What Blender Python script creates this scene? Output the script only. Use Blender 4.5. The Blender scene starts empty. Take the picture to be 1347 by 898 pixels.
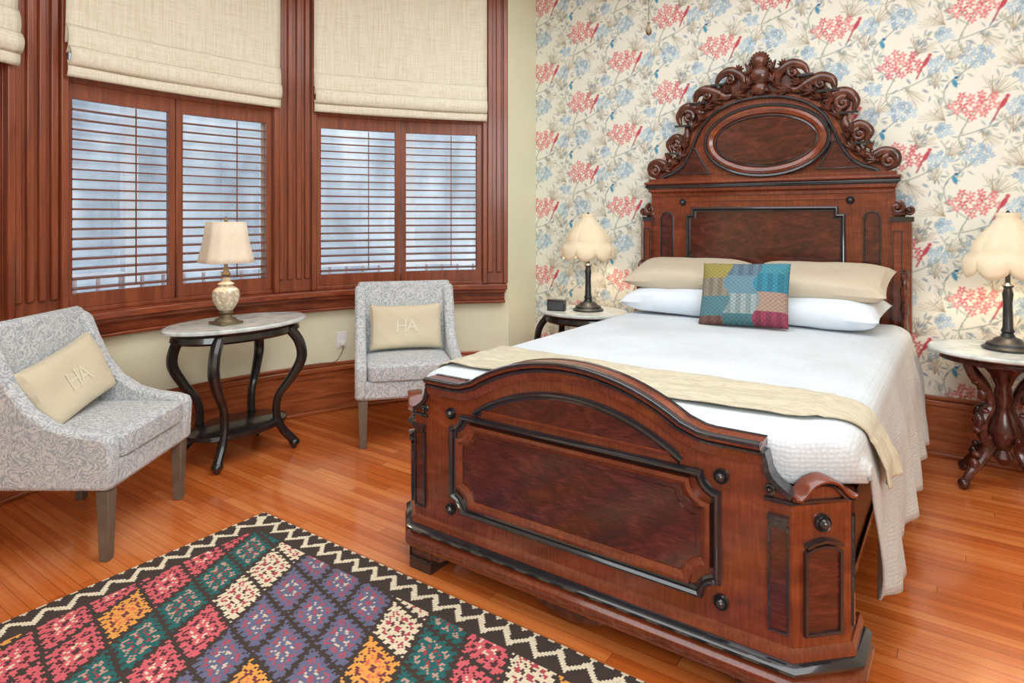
import bpy, math, random, bmesh
import numpy as np
from mathutils import Matrix, Vector
random.seed(7)
sc=bpy.context.scene
try:
    sc.view_settings.view_transform='Standard'
    sc.view_settings.look='None'
except Exception: pass
rad=math.radians
def lin(c):
    c=c/255.0
    return c/12.92 if c<=0.04045 else ((c+0.055)/1.055)**2.4
def col(r,g,b): return (lin(r),lin(g),lin(b),1)
# ---------------------------------------------------------------- materials
class NT:
    def __init__(s,name):
        s.m=bpy.data.materials.new(name); s.m.use_nodes=True
        s.t=s.m.node_tree; s.b=s.t.nodes['Principled BSDF']
    def n(s,k,**kw):
        x=s.t.nodes.new(k)
        for a,v in kw.items():
            if a in x.inputs: x.inputs[a].default_value=v
            else: setattr(x,a,v)
        return x
    def l(s,a,b): s.t.links.new(a,b)
    def coords(s,scale=(1,1,1),kind='Object',rot=(0,0,0)):
        tc=s.n('ShaderNodeTexCoord'); mp=s.n('ShaderNodeMapping')
        mp.inputs['Scale'].default_value=scale; mp.inputs['Rotation'].default_value=rot
        s.l(tc.outputs[kind],mp.inputs['Vector']); return mp.outputs[0]
    def ramp(s,fac,stops,interp='LINEAR'):
        r=s.n('ShaderNodeValToRGB'); r.color_ramp.interpolation=interp
        el=r.color_ramp.elements
        while len(el)<len(stops): el.new(0.5)
        for e,(p,c) in zip(el,stops): e.position=p; e.color=c
        s.l(fac,r.inputs[0]); return r.outputs[0]
    def math(s,op,a,b=None,c=None):
        x=s.n('ShaderNodeMath',operation=op)
        for i,v in enumerate((a,b,c)):
            if v is None: continue
            if isinstance(v,(int,float)): x.inputs[i].default_value=v
            else: s.l(v,x.inputs[i])
        return x.outputs[0]
    def bump(s,h,strength=.3,dist=.01):
        b=s.n('ShaderNodeBump'); b.inputs['Strength'].default_value=strength; b.inputs['Distance'].default_value=dist
        s.l(h,b.inputs['Height']); s.l(b.outputs[0],s.b.inputs['Normal'])
    def set(s,**kw):
        for k,v in kw.items(): s.b.inputs[k.replace('_',' ')].default_value=v
def wood(name,c1,c2,c3,scale=(1.5,1.5,14),rough=.28,dist=1.2,coat=.3,nscale=3.0,fine=None):
    a=NT(name); v=a.coords(scale)
    n=a.n('ShaderNodeTexNoise'); n.inputs['Scale'].default_value=nscale; n.inputs['Detail'].default_value=7; n.inputs['Distortion'].default_value=dist
    a.l(v,n.inputs['Vector'])
    f=n.outputs[0]
    if fine:
        v2=a.coords(fine); n2=a.n('ShaderNodeTexNoise'); n2.inputs['Scale'].default_value=9; n2.inputs['Detail'].default_value=5; a.l(v2,n2.inputs['Vector'])
        mm=a.n('ShaderNodeMix'); mm.inputs[0].default_value=.4; a.l(f,mm.inputs[2]); a.l(n2.outputs[0],mm.inputs[3]); f=mm.outputs[0]
    a.l(a.ramp(f,[(.28,c1),(.5,c2),(.72,c3)]),a.b.inputs['Base Color'])
    a.set(Roughness=rough,Coat_Weight=coat,Coat_Roughness=.13); a.bump(n.outputs[0],.08,.004); return a.m
def plain(name,c,rough=.5,metal=0,nv=.06,sc_=8,bump=0.0,coat=0):
    a=NT(name); v=a.coords((1,1,1))
    n=a.n('ShaderNodeTexNoise'); n.inputs['Scale'].default_value=sc_; n.inputs['Detail'].default_value=4
    a.l(v,n.inputs['Vector'])
    d=tuple(x*(1-nv*2) for x in c[:3])+(1,); e=tuple(min(1,x*(1+nv)) for x in c[:3])+(1,)
    a.l(a.ramp(n.outputs[0],[(.3,d),(.7,e)]),a.b.inputs['Base Color'])
    a.set(Roughness=rough,Metallic=metal,Coat_Weight=coat)
    if bump: a.bump(n.outputs[0],bump,.01)
    return a.m
M={}
M['wood']=wood('mahogany',col(78,32,17),col(116,52,28),col(146,74,42),(1.6,1.6,5),.24,1.0,.5,3,(12,12,1.2))
M['woodx']=wood('mahogany_horizontal',col(80,36,20),col(122,60,35),col(156,86,52),(.7,6,9),.28,1.0,.35,3,(1.2,14,14))
M['dark']=wood('carved_dark_mahogany',col(50,25,18),col(84,42,28),col(118,66,46),(4,4,4),.24)
M['darkleg']=wood('dark_carved_leg',col(46,20,17),col(74,34,28),col(104,54,44),(4,4,4),.25)
M['black']=plain('ebonised_wood',col(40,39,43),.18,0,.15,10,0,.9)
M['burl']=wood('flame_mahogany_veneer',col(40,15,12),col(76,30,22),col(112,52,38),(1.8,2,4.0),.18,3.0,.7,2.2,(3,3,20))
M['trim']=wood('window_trim_mahogany',col(96,42,22),col(134,66,38),col(162,88,54),(7,7,.6),.34,.6,.25,3,(24,24,.6))
M['trimh']=wood('sill_mahogany',col(100,42,24),col(138,66,38),col(164,88,54),(1.5,1.5,10),.3,.8,.3)
M['base']=wood('baseboard_mahogany',col(118,58,30),col(158,84,46),col(184,106,64),(1.0,1.0,14),.3,.8,.3)
M['louver']=plain('louver_wood',col(126,72,52),.45,0,.15,6)
M['ebony']=plain('ebony_black',col(30,28,29),.28,0,.2,9,0,.5)
M['leg']=plain('taupe_wood',col(112,98,84),.5,0,.12,14)
M['green']=plain('pale_green_paint',col(232,231,202),.7,0,.02,2)
M['ceil']=plain('ceiling_paint',col(240,240,236),.8,0,.02,2)
M['white']=plain('white_plastic',col(240,240,238),.4,0,.01,5)
M['postgrey']=plain('weathered_white_paint',col(204,210,218),.8,0,.08,3)
M['brick']=plain('faded_rail_paint',col(160,142,142),.8,0,.1,20)
M['bronze']=plain('dark_bronze',col(62,64,66),.35,.5,.2,14)
M['brass']=plain('antique_brass',col(124,108,84),.4,.4,.2,20)
M['clockface']=plain('clock_face',col(70,76,84),.2,0,.1,5)
a=NT('oak_strip_floor'); v=a.coords((1,1,1))
sp_=a.n('ShaderNodeSeparateXYZ'); a.l(v,sp_.inputs[0])
row=a.math('FLOOR',a.math('DIVIDE',sp_.outputs[1],.057))
wn=a.n('ShaderNodeTexWhiteNoise',noise_dimensions='1D'); a.l(row,wn.inputs['W'])
xs_=a.math('MULTIPLY_ADD',wn.outputs['Value'],7.3,sp_.outputs[0])
seg_=a.math('FLOOR',a.math('DIVIDE',xs_,1.6))
cb=a.n('ShaderNodeCombineXYZ'); a.l(row,cb.inputs[0]); a.l(seg_,cb.inputs[1])
wn2=a.n('ShaderNodeTexWhiteNoise',noise_dimensions='3D'); a.l(cb.outputs[0],wn2.inputs['Vector'])
fy_=a.math('FRACT',a.math('DIVIDE',sp_.outputs[1],.057)); fx_n=a.math('FRACT',a.math('DIVIDE',xs_,1.6))
gy=a.math('LESS_THAN',a.math('ABSOLUTE',a.math('SUBTRACT',fy_,.5)),.482); gx_=a.math('LESS_THAN',a.math('ABSOLUTE',a.math('SUBTRACT',fx_n,.5)),.4993)
gap=a.math('MULTIPLY',gy,gx_)
cb2=a.n('ShaderNodeCombineXYZ'); a.l(a.math('MULTIPLY',xs_,.7),cb2.inputs[0]); a.l(a.math('MULTIPLY',sp_.outputs[1],18.0),cb2.inputs[1])
n=a.n('ShaderNodeTexNoise'); n.inputs['Scale'].default_value=2.5; n.inputs['Detail'].default_value=7; n.inputs['Distortion'].default_value=.5; a.l(cb2.outputs[0],n.inputs['Vector'])
n3=a.n('ShaderNodeTexNoise'); n3.inputs['Scale'].default_value=1.0; a.l(v,n3.inputs['Vector'])
f=a.math('MULTIPLY_ADD',wn2.outputs['Value'],.30,a.math('MULTIPLY_ADD',n.outputs[0],.55,a.math('MULTIPLY',n3.outputs[0],.30)))
cr=a.ramp(f,[(.30,col(166,78,30)),(.56,col(206,106,46)),(.85,col(230,144,80))])
mx=a.n('ShaderNodeMixRGB'); mx.inputs[1].default_value=col(126,56,22); a.l(gap,mx.inputs[0]); a.l(cr,mx.inputs[2]); a.l(mx.outputs[0],a.b.inputs['Base Color'])
a.set(Roughness=.23,Coat_Weight=.45,Coat_Roughness=.09); M['floor']=a.m
def attrmat(name,attr,rough,bumpscale=0,bs=.2,sheen=0):
    a=NT(name); t=a.n('ShaderNodeAttribute'); t.attribute_name=attr
    a.l(t.outputs['Color'],a.b.inputs['Base Color']); a.set(Roughness=rough,Sheen_Weight=sheen)
    if bumpscale:
        v=a.coords((1,1,1)); n=a.n('ShaderNodeTexNoise'); n.inputs['Scale'].default_value=bumpscale; a.l(v,n.inputs['Vector']); a.bump(n.outputs[0],bs,.004)
    return a.m
M['paper']=attrmat('floral_wallpaper','paint',.75)
M['rug']=attrmat('woven_kilim','paint',.95,220,.5)
M['patch']=attrmat('patchwork_fabric','paint',.9,260,.8)
def fabric(name,c,rough=.9,scale=90,bs=.3,nv=.05,big=3,trans=0):
    a=NT(name); v=a.coords((1,1,1))
    n=a.n('ShaderNodeTexNoise'); n.inputs['Scale'].default_value=big; n.inputs['Detail'].default_value=3; a.l(v,n.inputs['Vector'])
    d=tuple(x*(1-nv*2) for x in c[:3])+(1,)
    a.l(a.ramp(n.outputs[0],[(.35,d),(.65,c)]),a.b.inputs['Base Color'])
    w=a.n('ShaderNodeTexNoise'); w.inputs['Scale'].default_value=scale; w.inputs['Detail'].default_value=2; a.l(v,w.inputs['Vector'])
    a.bump(w.outputs[0],bs,.006); a.set(Roughness=rough,Sheen_Weight=.15); return a.m
M['pillowwhite']=fabric('white_cotton',col(224,232,240),.9,60,.1,.02)
M['beige']=fabric('beige_satin',col(204,190,166),.55,60,.1,.05)
M['lumbar']=fabric('sand_linen',col(220,207,178),.85,150,.25,.04)
M['letters']=fabric('pale_print',col(233,225,205),.8,60,.05,.02)
M['lettersfaint']=fabric('faint_print',col(227,217,193),.8,60,.05,.02)
a=NT('champagne_throw'); v=a.coords((1,1,1)); v2=a.coords((5,14,5))
n=a.n('ShaderNodeTexNoise'); n.inputs['Scale'].default_value=2.2; n.inputs['Detail'].default_value=3; n.inputs['Distortion'].default_value=1.5; a.l(v2,n.inputs['Vector'])
a.l(a.ramp(n.outputs[0],[(.3,col(188,176,148)),(.65,col(208,199,172))]),a.b.inputs['Base Color']); a.bump(n.outputs[0],.5,.02); a.set(Roughness=.45,Sheen_Weight=.2); M['throw']=a.m
a=NT('white_coverlet'); v=a.coords((1,1,1)); vo=a.n('ShaderNodeTexVoronoi'); vo.inputs['Scale'].default_value=75; vo.inputs['Randomness'].default_value=.35; a.l(v,vo.inputs['Vector'])
n=a.n('ShaderNodeTexNoise'); n.inputs['Scale'].default_value=3; a.l(v,n.inputs['Vector'])
c1=a.ramp(n.outputs[0],[(.35,col(206,213,218)),(.65,col(217,225,231))]); e=a.ramp(vo.outputs['Distance'],[(.2,(1,1,1,1)),(.8,(.80,.79,.77,1))])
mx=a.n('ShaderNodeMixRGB',blend_type='MULTIPLY'); mx.inputs[0].default_value=.6; a.l(c1,mx.inputs[1]); a.l(e,mx.inputs[2])
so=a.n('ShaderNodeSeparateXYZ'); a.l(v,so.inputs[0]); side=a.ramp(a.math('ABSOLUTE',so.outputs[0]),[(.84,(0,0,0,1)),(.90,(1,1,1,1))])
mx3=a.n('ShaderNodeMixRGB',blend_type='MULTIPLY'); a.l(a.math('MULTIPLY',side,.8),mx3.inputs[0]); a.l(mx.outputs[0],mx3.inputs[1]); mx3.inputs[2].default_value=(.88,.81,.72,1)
a.l(mx3.outputs[0],a.b.inputs['Base Color'])
a.bump(vo.outputs['Distance'],.5,-.005); a.set(Roughness=.9,Sheen_Weight=.15); M['spread']=a.m
a=NT('linen_shade'); vv=a.coords((30,30,1.0)); vh=a.coords((2,2,90))
n=a.n('ShaderNodeTexNoise'); n.inputs['Scale'].default_value=4; n.inputs['Detail'].default_value=6; a.l(vv,n.inputs['Vector'])
n2=a.n('ShaderNodeTexNoise'); n2.inputs['Scale'].default_value=4; n2.inputs['Detail'].default_value=3; a.l(vh,n2.inputs['Vector'])
mm=a.math('ADD',n.outputs[0],n2.outputs[0])
a.l(a.ramp(mm,[(.75,col(220,212,186)),(1.0,col(229,222,199)),(1.25,col(237,231,212))]),a.b.inputs['Base Color'])
a.set(Roughness=.9); a.bump(n.outputs[0],.05,.002); M['linen']=a.m
a=NT('grey_paisley_upholstery'); v=a.coords((1,1,1))
n=a.n('ShaderNodeTexNoise'); n.inputs['Scale'].default_value=6; n.inputs['Detail'].default_value=2; a.l(v,n.inputs['Vector'])
mxv=a.n('ShaderNodeVectorMath',operation='MULTIPLY_ADD'); a.l(n.outputs['Color'],mxv.inputs[0]); mxv.inputs[1].default_value=(.22,.22,.22); a.l(v,mxv.inputs[2])
wv=a.n('ShaderNodeTexVoronoi'); wv.inputs['Scale'].default_value=11; a.l(mxv.outputs[0],wv.inputs['Vector'])
sn=a.math('SINE',a.math('MULTIPLY',wv.outputs['Distance'],44.0))
fn=a.n('ShaderNodeTexNoise'); fn.inputs['Scale'].default_value=52; fn.inputs['Detail'].default_value=5; fn.inputs['Distortion'].default_value=1.5; a.l(v,fn.inputs['Vector'])
a.l(a.ramp(a.math('MULTIPLY_ADD',sn,.11,fn.outputs[0]),[(.34,col(158,165,172)),(.50,col(190,193,195)),(.62,col(212,212,209))]),a.b.inputs['Base Color']); a.set(Roughness=.9,Sheen_Weight=.2); M['uphol']=a.m
a=NT('white_marble'); v=a.coords((1,1,1)); n=a.n('ShaderNodeTexNoise'); n.inputs['Scale'].default_value=5; n.inputs['Detail'].default_value=8; n.inputs['Distortion'].default_value=2; a.l(v,n.inputs['Vector'])
a.l(a.ramp(n.outputs[0],[(.35,col(176,188,186)),(.5,col(204,212,210)),(.65,col(222,227,226))]),a.b.inputs['Base Color']); a.set(Roughness=.15); M['marble']=a.m
def shade(name,c,em,s):
    a=NT(name); v=a.coords((1,1,1)); n=a.n('ShaderNodeTexNoise'); n.inputs['Scale'].default_value=30; a.l(v,n.inputs['Vector'])
    a.l(a.ramp(n.outputs[0],[(.3,tuple(x*.93 for x in c[:3])+(1,)),(.7,c)]),a.b.inputs['Base Color'])
    a.set(Roughness=.8,Emission_Color=em,Emission_Strength=s); return a.m
M['shade1']=shade('lit_fabric_shade',col(220,206,184),col(255,226,190),.16)
M['shade2']=shade('lit_scalloped_shade',col(222,206,178),col(255,230,190),.18)
a=NT('mercury_glass'); v=a.coords((1,1,1)); n=a.n('ShaderNodeTexVoronoi'); n.inputs['Scale'].default_value=45; a.l(v,n.inputs['Vector'])
a.l(a.ramp(n.outputs[0],[(.1,col(238,229,210)),(.6,col(200,184,156))]),a.b.inputs['Base Color']); a.set(Roughness=.2,Metallic=.0); a.bump(n.outputs[0],.5,.01); M['mercury']=a.m
a=NT('window_glass'); g=a.n('ShaderNodeBsdfGlossy'); g.inputs['Roughness'].default_value=.02
tr=a.n('ShaderNodeBsdfTransparent'); ms=a.n('ShaderNodeMixShader'); ms.inputs[0].default_value=.06
a.l(tr.outputs[0],ms.inputs[1]); a.l(g.outputs[0],ms.inputs[2]); a.l(ms.outputs[0],a.t.nodes['Material Output'].inputs[0]); M['glass']=a.m
a=NT('exterior_siding'); v=a.coords((1.5,1.5,.7)); n=a.n('ShaderNodeTexNoise'); n.inputs['Scale'].default_value=1.3; n.inputs['Detail'].default_value=6; a.l(v,n.inputs['Vector'])
v3=a.coords((1,1,1)); w=a.n('ShaderNodeTexWave',bands_direction='Z'); w.inputs['Scale'].default_value=2.2; a.l(v3,w.inputs['Vector'])
c1=a.ramp(n.outputs[0],[(.30,col(128,140,152)),(.45,col(160,172,184)),(.55,col(178,189,199)),(.70,col(210,215,218))])
mx=a.n('ShaderNodeMixRGB',blend_type='MULTIPLY'); mx.inputs[0].default_value=.12; a.l(c1,mx.inputs[1]); a.l(w.outputs[0],mx.inputs[2]); a.l(mx.outputs[0],a.b.inputs['Base Color']); a.set(Roughness=.9); M['ext']=a.m

# ---------------------------------------------------------------- mesh builder
I4=Matrix.Identity(4)
def mpXZ(u,v,w): return (u,w,v)
def mpXY(u,v,w): return (u,v,w)
class MB:
    def __init__(s): s.v=[]; s.f=[]; s.m=[]; s.M=I4
    def add(s,vs,fs,mat=0):
        o=len(s.v)
        if s.M is I4: s.v+= [tuple(p) for p in vs]
        else: s.v+=[tuple(s.M@Vector(p)) for p in vs]
        s.f+=[tuple(i+o for i in f) for f in fs]; s.m+=[mat]*len(fs)
    def box(s,x0,x1,y0,y1,z0,z1,mat=0,tx=0,ty=0):
        vs=[(x0+tx,y0+ty,z0),(x1-tx,y0+ty,z0),(x1-tx,y1-ty,z0),(x0+tx,y1-ty,z0),(x0,y0,z1),(x1,y0,z1),(x1,y1,z1),(x0,y1,z1)]
        s.add(vs,[(0,3,2,1),(4,5,6,7),(0,1,5,4),(1,2,6,5),(2,3,7,6),(3,0,4,7)],mat)
    def prism(s,poly,w0,w1,mp=mpXZ,mat=0):
        n=len(poly)
        vs=[mp(u,v,w0) for u,v in poly]+[mp(u,v,w1) for u,v in poly]
        fs=[tuple(range(n))[::-1],tuple(range(n,2*n))]+[(i,(i+1)%n,n+(i+1)%n,n+i) for i in range(n)]
        s.add(vs,fs,mat)
    def sweep(s,path,prof,mp=mpXZ,closed=False,mat=0):
        n=len(path); k=len(prof); vs=[]
        for i in range(n):
            p=path[i]
            if closed or 0<i<n-1:
                a=path[(i-1)%n]; b=path[(i+1)%n]
                d1=(p[0]-a[0],p[1]-a[1]); d2=(b[0]-p[0],b[1]-p[1])
            elif i==0: b=path[1]; d1=d2=(b[0]-p[0],b[1]-p[1])
            else: a=path[i-1]; d1=d2=(p[0]-a[0],p[1]-a[1])
            l1=math.hypot(*d1) or 1; l2=math.hypot(*d2) or 1
            n1=(-d1[1]/l1,d1[0]/l1); n2=(-d2[1]/l2,d2[0]/l2)
            q=max(.35,1+n1[0]*n2[0]+n1[1]*n2[1]); m=((n1[0]+n2[0])/q,(n1[1]+n2[1])/q)
            for o,w in prof: vs.append(mp(p[0]+m[0]*o,p[1]+m[1]*o,w))
        fs=[]
        for i in range(n if closed else n-1):
            j=(i+1)%n
            for a in range(k):
                b=(a+1)%k; fs.append((i*k+a,i*k+b,j*k+b,j*k+a))
        if not closed: fs+=[tuple(range(k))[::-1],tuple((n-1)*k+a for a in range(k))]
        s.add(vs,fs,mat)
    def tube(s,pts,rs,n=10,mat=0,flat=1.0):
        pts=[Vector(p) for p in pts]
        if not hasattr(rs,'__len__'): rs=[rs]*len(pts)
        vs=[]; prev=None
        for i,p in enumerate(pts):
            t=(pts[min(i+1,len(pts)-1)]-pts[max(i-1,0)])
            if t.length<1e-9: t=Vector((0,0,1))
            t.normalize()
            if prev is None:
                ref=Vector((0,1,0)) if abs(t.y)<.9 else Vector((1,0,0))
                a=t.cross(ref).normalized()
            else:
                a=(prev-t*prev.dot(t)).normalized()
            prev=a; b=t.cross(a)
            for k in range(n):
                g=2*math.pi*k/n; vs.append(tuple(p+(a*math.cos(g)+b*math.sin(g)*flat)*rs[i]))
        m=len(pts); fs=[]
        for i in range(m-1):
            for k in range(n):
                l=(k+1)%n; fs.append((i*n+k,i*n+l,(i+1)*n+l,(i+1)*n+k))
        fs+=[tuple(range(n))[::-1],tuple((m-1)*n+k for k in range(n))]
        s.add(vs,fs,mat)
    def lathe(s,prof,c=(0,0,0),n=32,mat=0,sx=1,sy=1,rf=None,zf=None,axis='Z',cap=True):
        vs=[]
        for r,z in prof:
            for k in range(n):
                g=2*math.pi*k/n; rr=r*(rf(g,z) if rf else 1); zz=z+(zf(g,z) if zf else 0)
                if axis=='Z': vs.append((c[0]+rr*math.cos(g)*sx,c[1]+rr*math.sin(g)*sy,c[2]+zz))
                else: vs.append((c[0]+rr*math.cos(g)*sx,c[1]-zz,c[2]+rr*math.sin(g)*sy))
        fs=[]; m=len(prof)
        for i in range(m-1):
            for k in range(n):
                l=(k+1)%n; fs.append((i*n+k,i*n+l,(i+1)*n+l,(i+1)*n+k))
        if cap: fs+=[tuple(range(n))[::-1],tuple((m-1)*n+k for k in range(n))]
        s.add(vs,fs,mat)
    def ell(s,c,r,mat=0,n=14,m=8,ang=0):
        vs=[];ca,sa=math.cos(ang),math.sin(ang)
        for i in range(m+1):
            p=math.pi*i/m
            for k in range(n):
                g=2*math.pi*k/n
                x,y,z=r[0]*math.sin(p)*math.cos(g),r[1]*math.sin(p)*math.sin(g),r[2]*math.cos(p)
                vs.append((c[0]+x*ca-z*sa,c[1]+y,c[2]+x*sa+z*ca))
        fs=[(i*n+k,i*n+(k+1)%n,(i+1)*n+(k+1)%n,(i+1)*n+k) for i in range(m) for k in range(n)]
        s.add(vs,fs,mat)
    def grid(s,nu,nv,f,mat=0):
        vs=[f(i/(nu-1),j/(nv-1)) for j in range(nv) for i in range(nu)]
        s.add(vs,[(j*nu+i,j*nu+i+1,(j+1)*nu+i+1,(j+1)*nu+i) for j in range(nv-1) for i in range(nu-1)],mat)
    def mesh(s,name,mats,sharp=35,merge=True,recalc=True):
        me=bpy.data.meshes.new(name); me.from_pydata(s.v,[],s.f)
        for m in mats: me.materials.append(M[m])
        me.polygons.foreach_set('material_index',s.m)
        bm=bmesh.new(); bm.from_mesh(me)
        if merge: bmesh.ops.remove_doubles(bm,verts=bm.verts,dist=1e-5)
        if recalc: bmesh.ops.recalc_face_normals(bm,faces=bm.faces)
        bm.to_mesh(me); bm.free()
        me.polygons.foreach_set('use_smooth',[True]*len(me.polygons))
        me.set_sharp_from_angle(angle=rad(sharp)); me.update(); return me
def link(o,parent=None):
    sc.collection.objects.link(o)
    if parent is not None: o.parent=parent
    return o
def part(name,mb,mats,parent,label=None,bevel=0,sub=0,solid=0,loc=(0,0,0),rot=(0,0,0),sharp=35):
    o=bpy.data.objects.new(name,mb.mesh(name,mats,sharp)); link(o,parent); o.location=loc; o.rotation_euler=rot
    if label: o['label']=label
    if solid:
        m=o.modifiers.new('s','SOLIDIFY'); m.thickness=solid; m.offset=1
    if bevel:
        m=o.modifiers.new('b','BEVEL'); m.width=bevel; m.segments=2; m.limit_method='ANGLE'; m.angle_limit=rad(40)
    if sub:
        m=o.modifiers.new('u','SUBSURF'); m.levels=sub; m.render_levels=sub
    return o
def thing(name,label,category,loc=(0,0,0),rotz=0,group=None):
    o=bpy.data.objects.new(name,None); o.empty_display_size=.1; link(o); o.location=loc; o.rotation_euler=(0,0,rotz)
    o['label']=label; o['category']=category
    if group: o['group']=group
    return o
def tag(o,label,category,group=None):
    o['label']=label; o['category']=category
    if group: o['group']=group
    return o
def struct(o): o['kind']='structure'; return o
def dup(root,**kw):
    r=root.copy(); sc.collection.objects.link(r)
    def rec(a,b):
        for c in a.children:
            d=c.copy(); sc.collection.objects.link(d); d.parent=b; d.matrix_parent_inverse=c.matrix_parent_inverse; rec(c,d)
    rec(root,r)
    return r
def catmull(pts,n=6):
    out=[];P=[pts[0]]+list(pts)+[pts[-1]]
    for i in range(1,len(P)-2):
        p0,p1,p2,p3=[Vector(p) for p in P[i-1:i+3]]
        for k in range(n):
            t=k/n; out.append(tuple(.5*((2*p1)+(p2-p0)*t+(2*p0-5*p1+4*p2-p3)*t*t+(-p0+3*p1-3*p2+p3)*t**3)))
    out.append(tuple(pts[-1])); return out

# ---------------------------------------------------------------- ROOM
CX,CY,R=-1.14,2.0,2.98
def pol(th,r,z): t=rad(th); return (CX-r*math.cos(t),CY+r*math.sin(t),z)
def polbox(mb,t0,t1,r0,r1,z0,z1,mat=0,seg=None,tilt=0):
    n=seg or max(1,int(abs(t1-t0)/1.5)); vs=[]
    for i in range(n+1):
        t=t0+(t1-t0)*i/n
        vs+=[pol(t,r0,z0-tilt),pol(t,r1,z0+tilt),pol(t,r1,z1+tilt),pol(t,r0,z1-tilt)]
    fs=[(0,1,2,3),(4*n+3,4*n+2,4*n+1,4*n)]
    for i in range(n):
        for a in range(4):
            b=(a+1)%4; fs.append((4*i+a,4*i+b,4*i+4+b,4*i+4+a))
    mb.add(vs,fs,mat)
ZC=3.45; YW=4.70
def sbox(name,mat,*d):
    mb=MB(); mb.box(*d); o=part(name,mb,[mat],None); return struct(o)
sbox('floor','floor',-4.6,3.2,-3.2,4.9,-.1,0)
sbox('ceiling','ceil',-4.6,3.2,-3.2,4.9,ZC,ZC+.1)
sbox('wall_right','green',3.0,3.12,-3.1,4.8,0,ZC)
sbox('wall_front','green',-3.1,3.1,-3.12,-3.0,0,ZC)
mb=MB(); mb.box(-3.18,-3.06,4.28,4.75,0,ZC); mb.box(-3.18,-3.06,-3.1,-.28,0,ZC); struct(part('wall_side',mb,['green'],None))
WIN=[(-10.65,14.7),(20.1,46.1),(-41.4,-16.0)]
ZS0,ZS1=.76,.91; ZH=3.28
mb=MB(); polbox(mb,-50,50,R,R+.14,0,ZS1-.02); polbox(mb,-50,50,R,R+.14,ZH,ZC)
for t0,t1 in [(-50,-41.4),(-16,-10.65),(14.7,20.1),(46.1,50)]: polbox(mb,t0,t1,R+.001,R+.139,.8,ZH+.01)
struct(part('wall_bay',mb,['green'],None))
mb=MB(); 
polbox(mb,-50,49.6,R-.13,R+.04,.868,.91); polbox(mb,-50,49.4,R-.10,R-.001,.84,.869); polbox(mb,-50,49.3,R-.045,R-.001,.775,.841); polbox(mb,-50,49.4,R-.065,R-.001,.755,.776)
struct(part('trim_1',mb,['trimh'],None,bevel=.006))
def pilaster(name,t0,t1,fl):
    mb=MB(); polbox(mb,t0,t1,R-.03,R+.05,.91,ZC,0)
    n=fl; w=(t1-t0)/(n*2+1)
    for i in range(n):
        a=t0+w*(1+2*i)-w*.25; polbox(mb,a,a+w*1.2,R-.05,R-.029,1.0,ZC,0,1)
    polbox(mb,t0-.3,t0+.45,R-.06,R-.0,.911,ZC,0,1); polbox(mb,t1-.45,t1+.3,R-.06,R-.0,.911,ZC,0,1)
    struct(part(name,mb,['trim'],None,bevel=.006))
pilaster('trim_2',14.7,20.1,4); pilaster('trim_3',-16,-10.65,4); pilaster('trim_4',46.1,49.5,2); pilaster('trim_5',-49.5,-41.4,4)
mb=MB()
for t0,t1 in WIN: polbox(mb,t0,t1,R-.03,R+.05,ZH-.08,ZC,0)
struct(part('trim_6',mb,['trimh'],None))
mb=MB(); polbox(mb,-50,49.5,R-.03,R,0,.30); polbox(mb,-50,49.5,R-.045,R,.30,.335); polbox(mb,-50,49.5,R-.02,R,.335,.36); polbox(mb,-50,49.5,R-.05,R-.02,0,.025)
struct(part('baseboard_bay',mb,['base'],None,bevel=.006))
mb=MB()
mb.box(-3.06,3,YW-.03,YW,0,.30); mb.box(-3.06,3,YW-.045,YW,.30,.335); mb.box(-3.06,3,YW-.02,YW,.335,.36); mb.box(-3.06,3,YW-.05,YW-.02,0,.025)
struct(part('baseboard_back',mb,['base'],None,bevel=.006))
mb=MB(); mb.box(-3.06,-3.03,4.27,4.66,0,.30); mb.box(-3.06,-3.015,4.27,4.66,.30,.335); mb.box(-3.06,-3.04,4.27,4.66,.335,.36)
struct(part('baseboard_side',mb,['base'],None,bevel=.006))
for wi,(t0,t1) in enumerate(WIN):
    w=bpy.data.objects.new('window_%d'%(wi+1),None); link(w); struct(w)
    tm=(t0+t1)/2
    mb=MB()
    polbox(mb,t0,t0+.35,R-.02,R+.06,.91,ZH-.05); polbox(mb,t1-.35,t1,R-.02,R+.06,.91,ZH-.05)
    polbox(mb,t0,t1,R-.02,R+.06,.91,.935); polbox(mb,t0,t1,R-.015,R+.05,2.2,2.26)
    struct(part('window_frame',mb,['trim'],w,bevel=.004))
    mb=MB()
    polbox(mb,t0+.4,t1-.4,R+.09,R+.12,.92,.99); polbox(mb,t0+.4,t1-.4,R+.09,R+.12,2.2,2.25); polbox(mb,t0+.3,t0+1.1,R+.09,R+.12,.92,ZH-.06); polbox(mb,t1-1.1,t1-.3,R+.09,R+.12,.92,ZH-.06)
    struct(part('sash',mb,['white'],w))
    mb=MB(); polbox(mb,t0+1,t1-1,R+.10,R+.104,.95,ZH-.06); struct(part('window_glass',mb,['glass'],w))
    for a,b in [(t0+.35,tm-.05),(tm+.05,t1-.35)]:
        mb=MB(); sw=.76
        polbox(mb,a,a+sw,R-.012,R+.022,.935,2.2); polbox(mb,b-sw,b,R-.012,R+.022,.935,2.2)
        polbox(mb,a+sw,b-sw,R-.012,R+.022,.935,1.02); polbox(mb,a+sw,b-sw,R-.012,R+.022,2.11,2.2)
        sh=struct(part('shutter',mb,['trim'],w,bevel=.003))
        mb=MB(); z=1.045
        while z<2.10:
            polbox(mb,a+sw,b-sw,R-.024,R+.034,z-.0045,z+.0045,0,3,.002); z+=.056
        am=a+sw+(b-a-2*sw)*.62; polbox(mb,am,am+.12,R-.036,R-.03,1.04,2.10,0,1)
        struct(part('louvers',mb,['louver'],sh))
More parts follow.
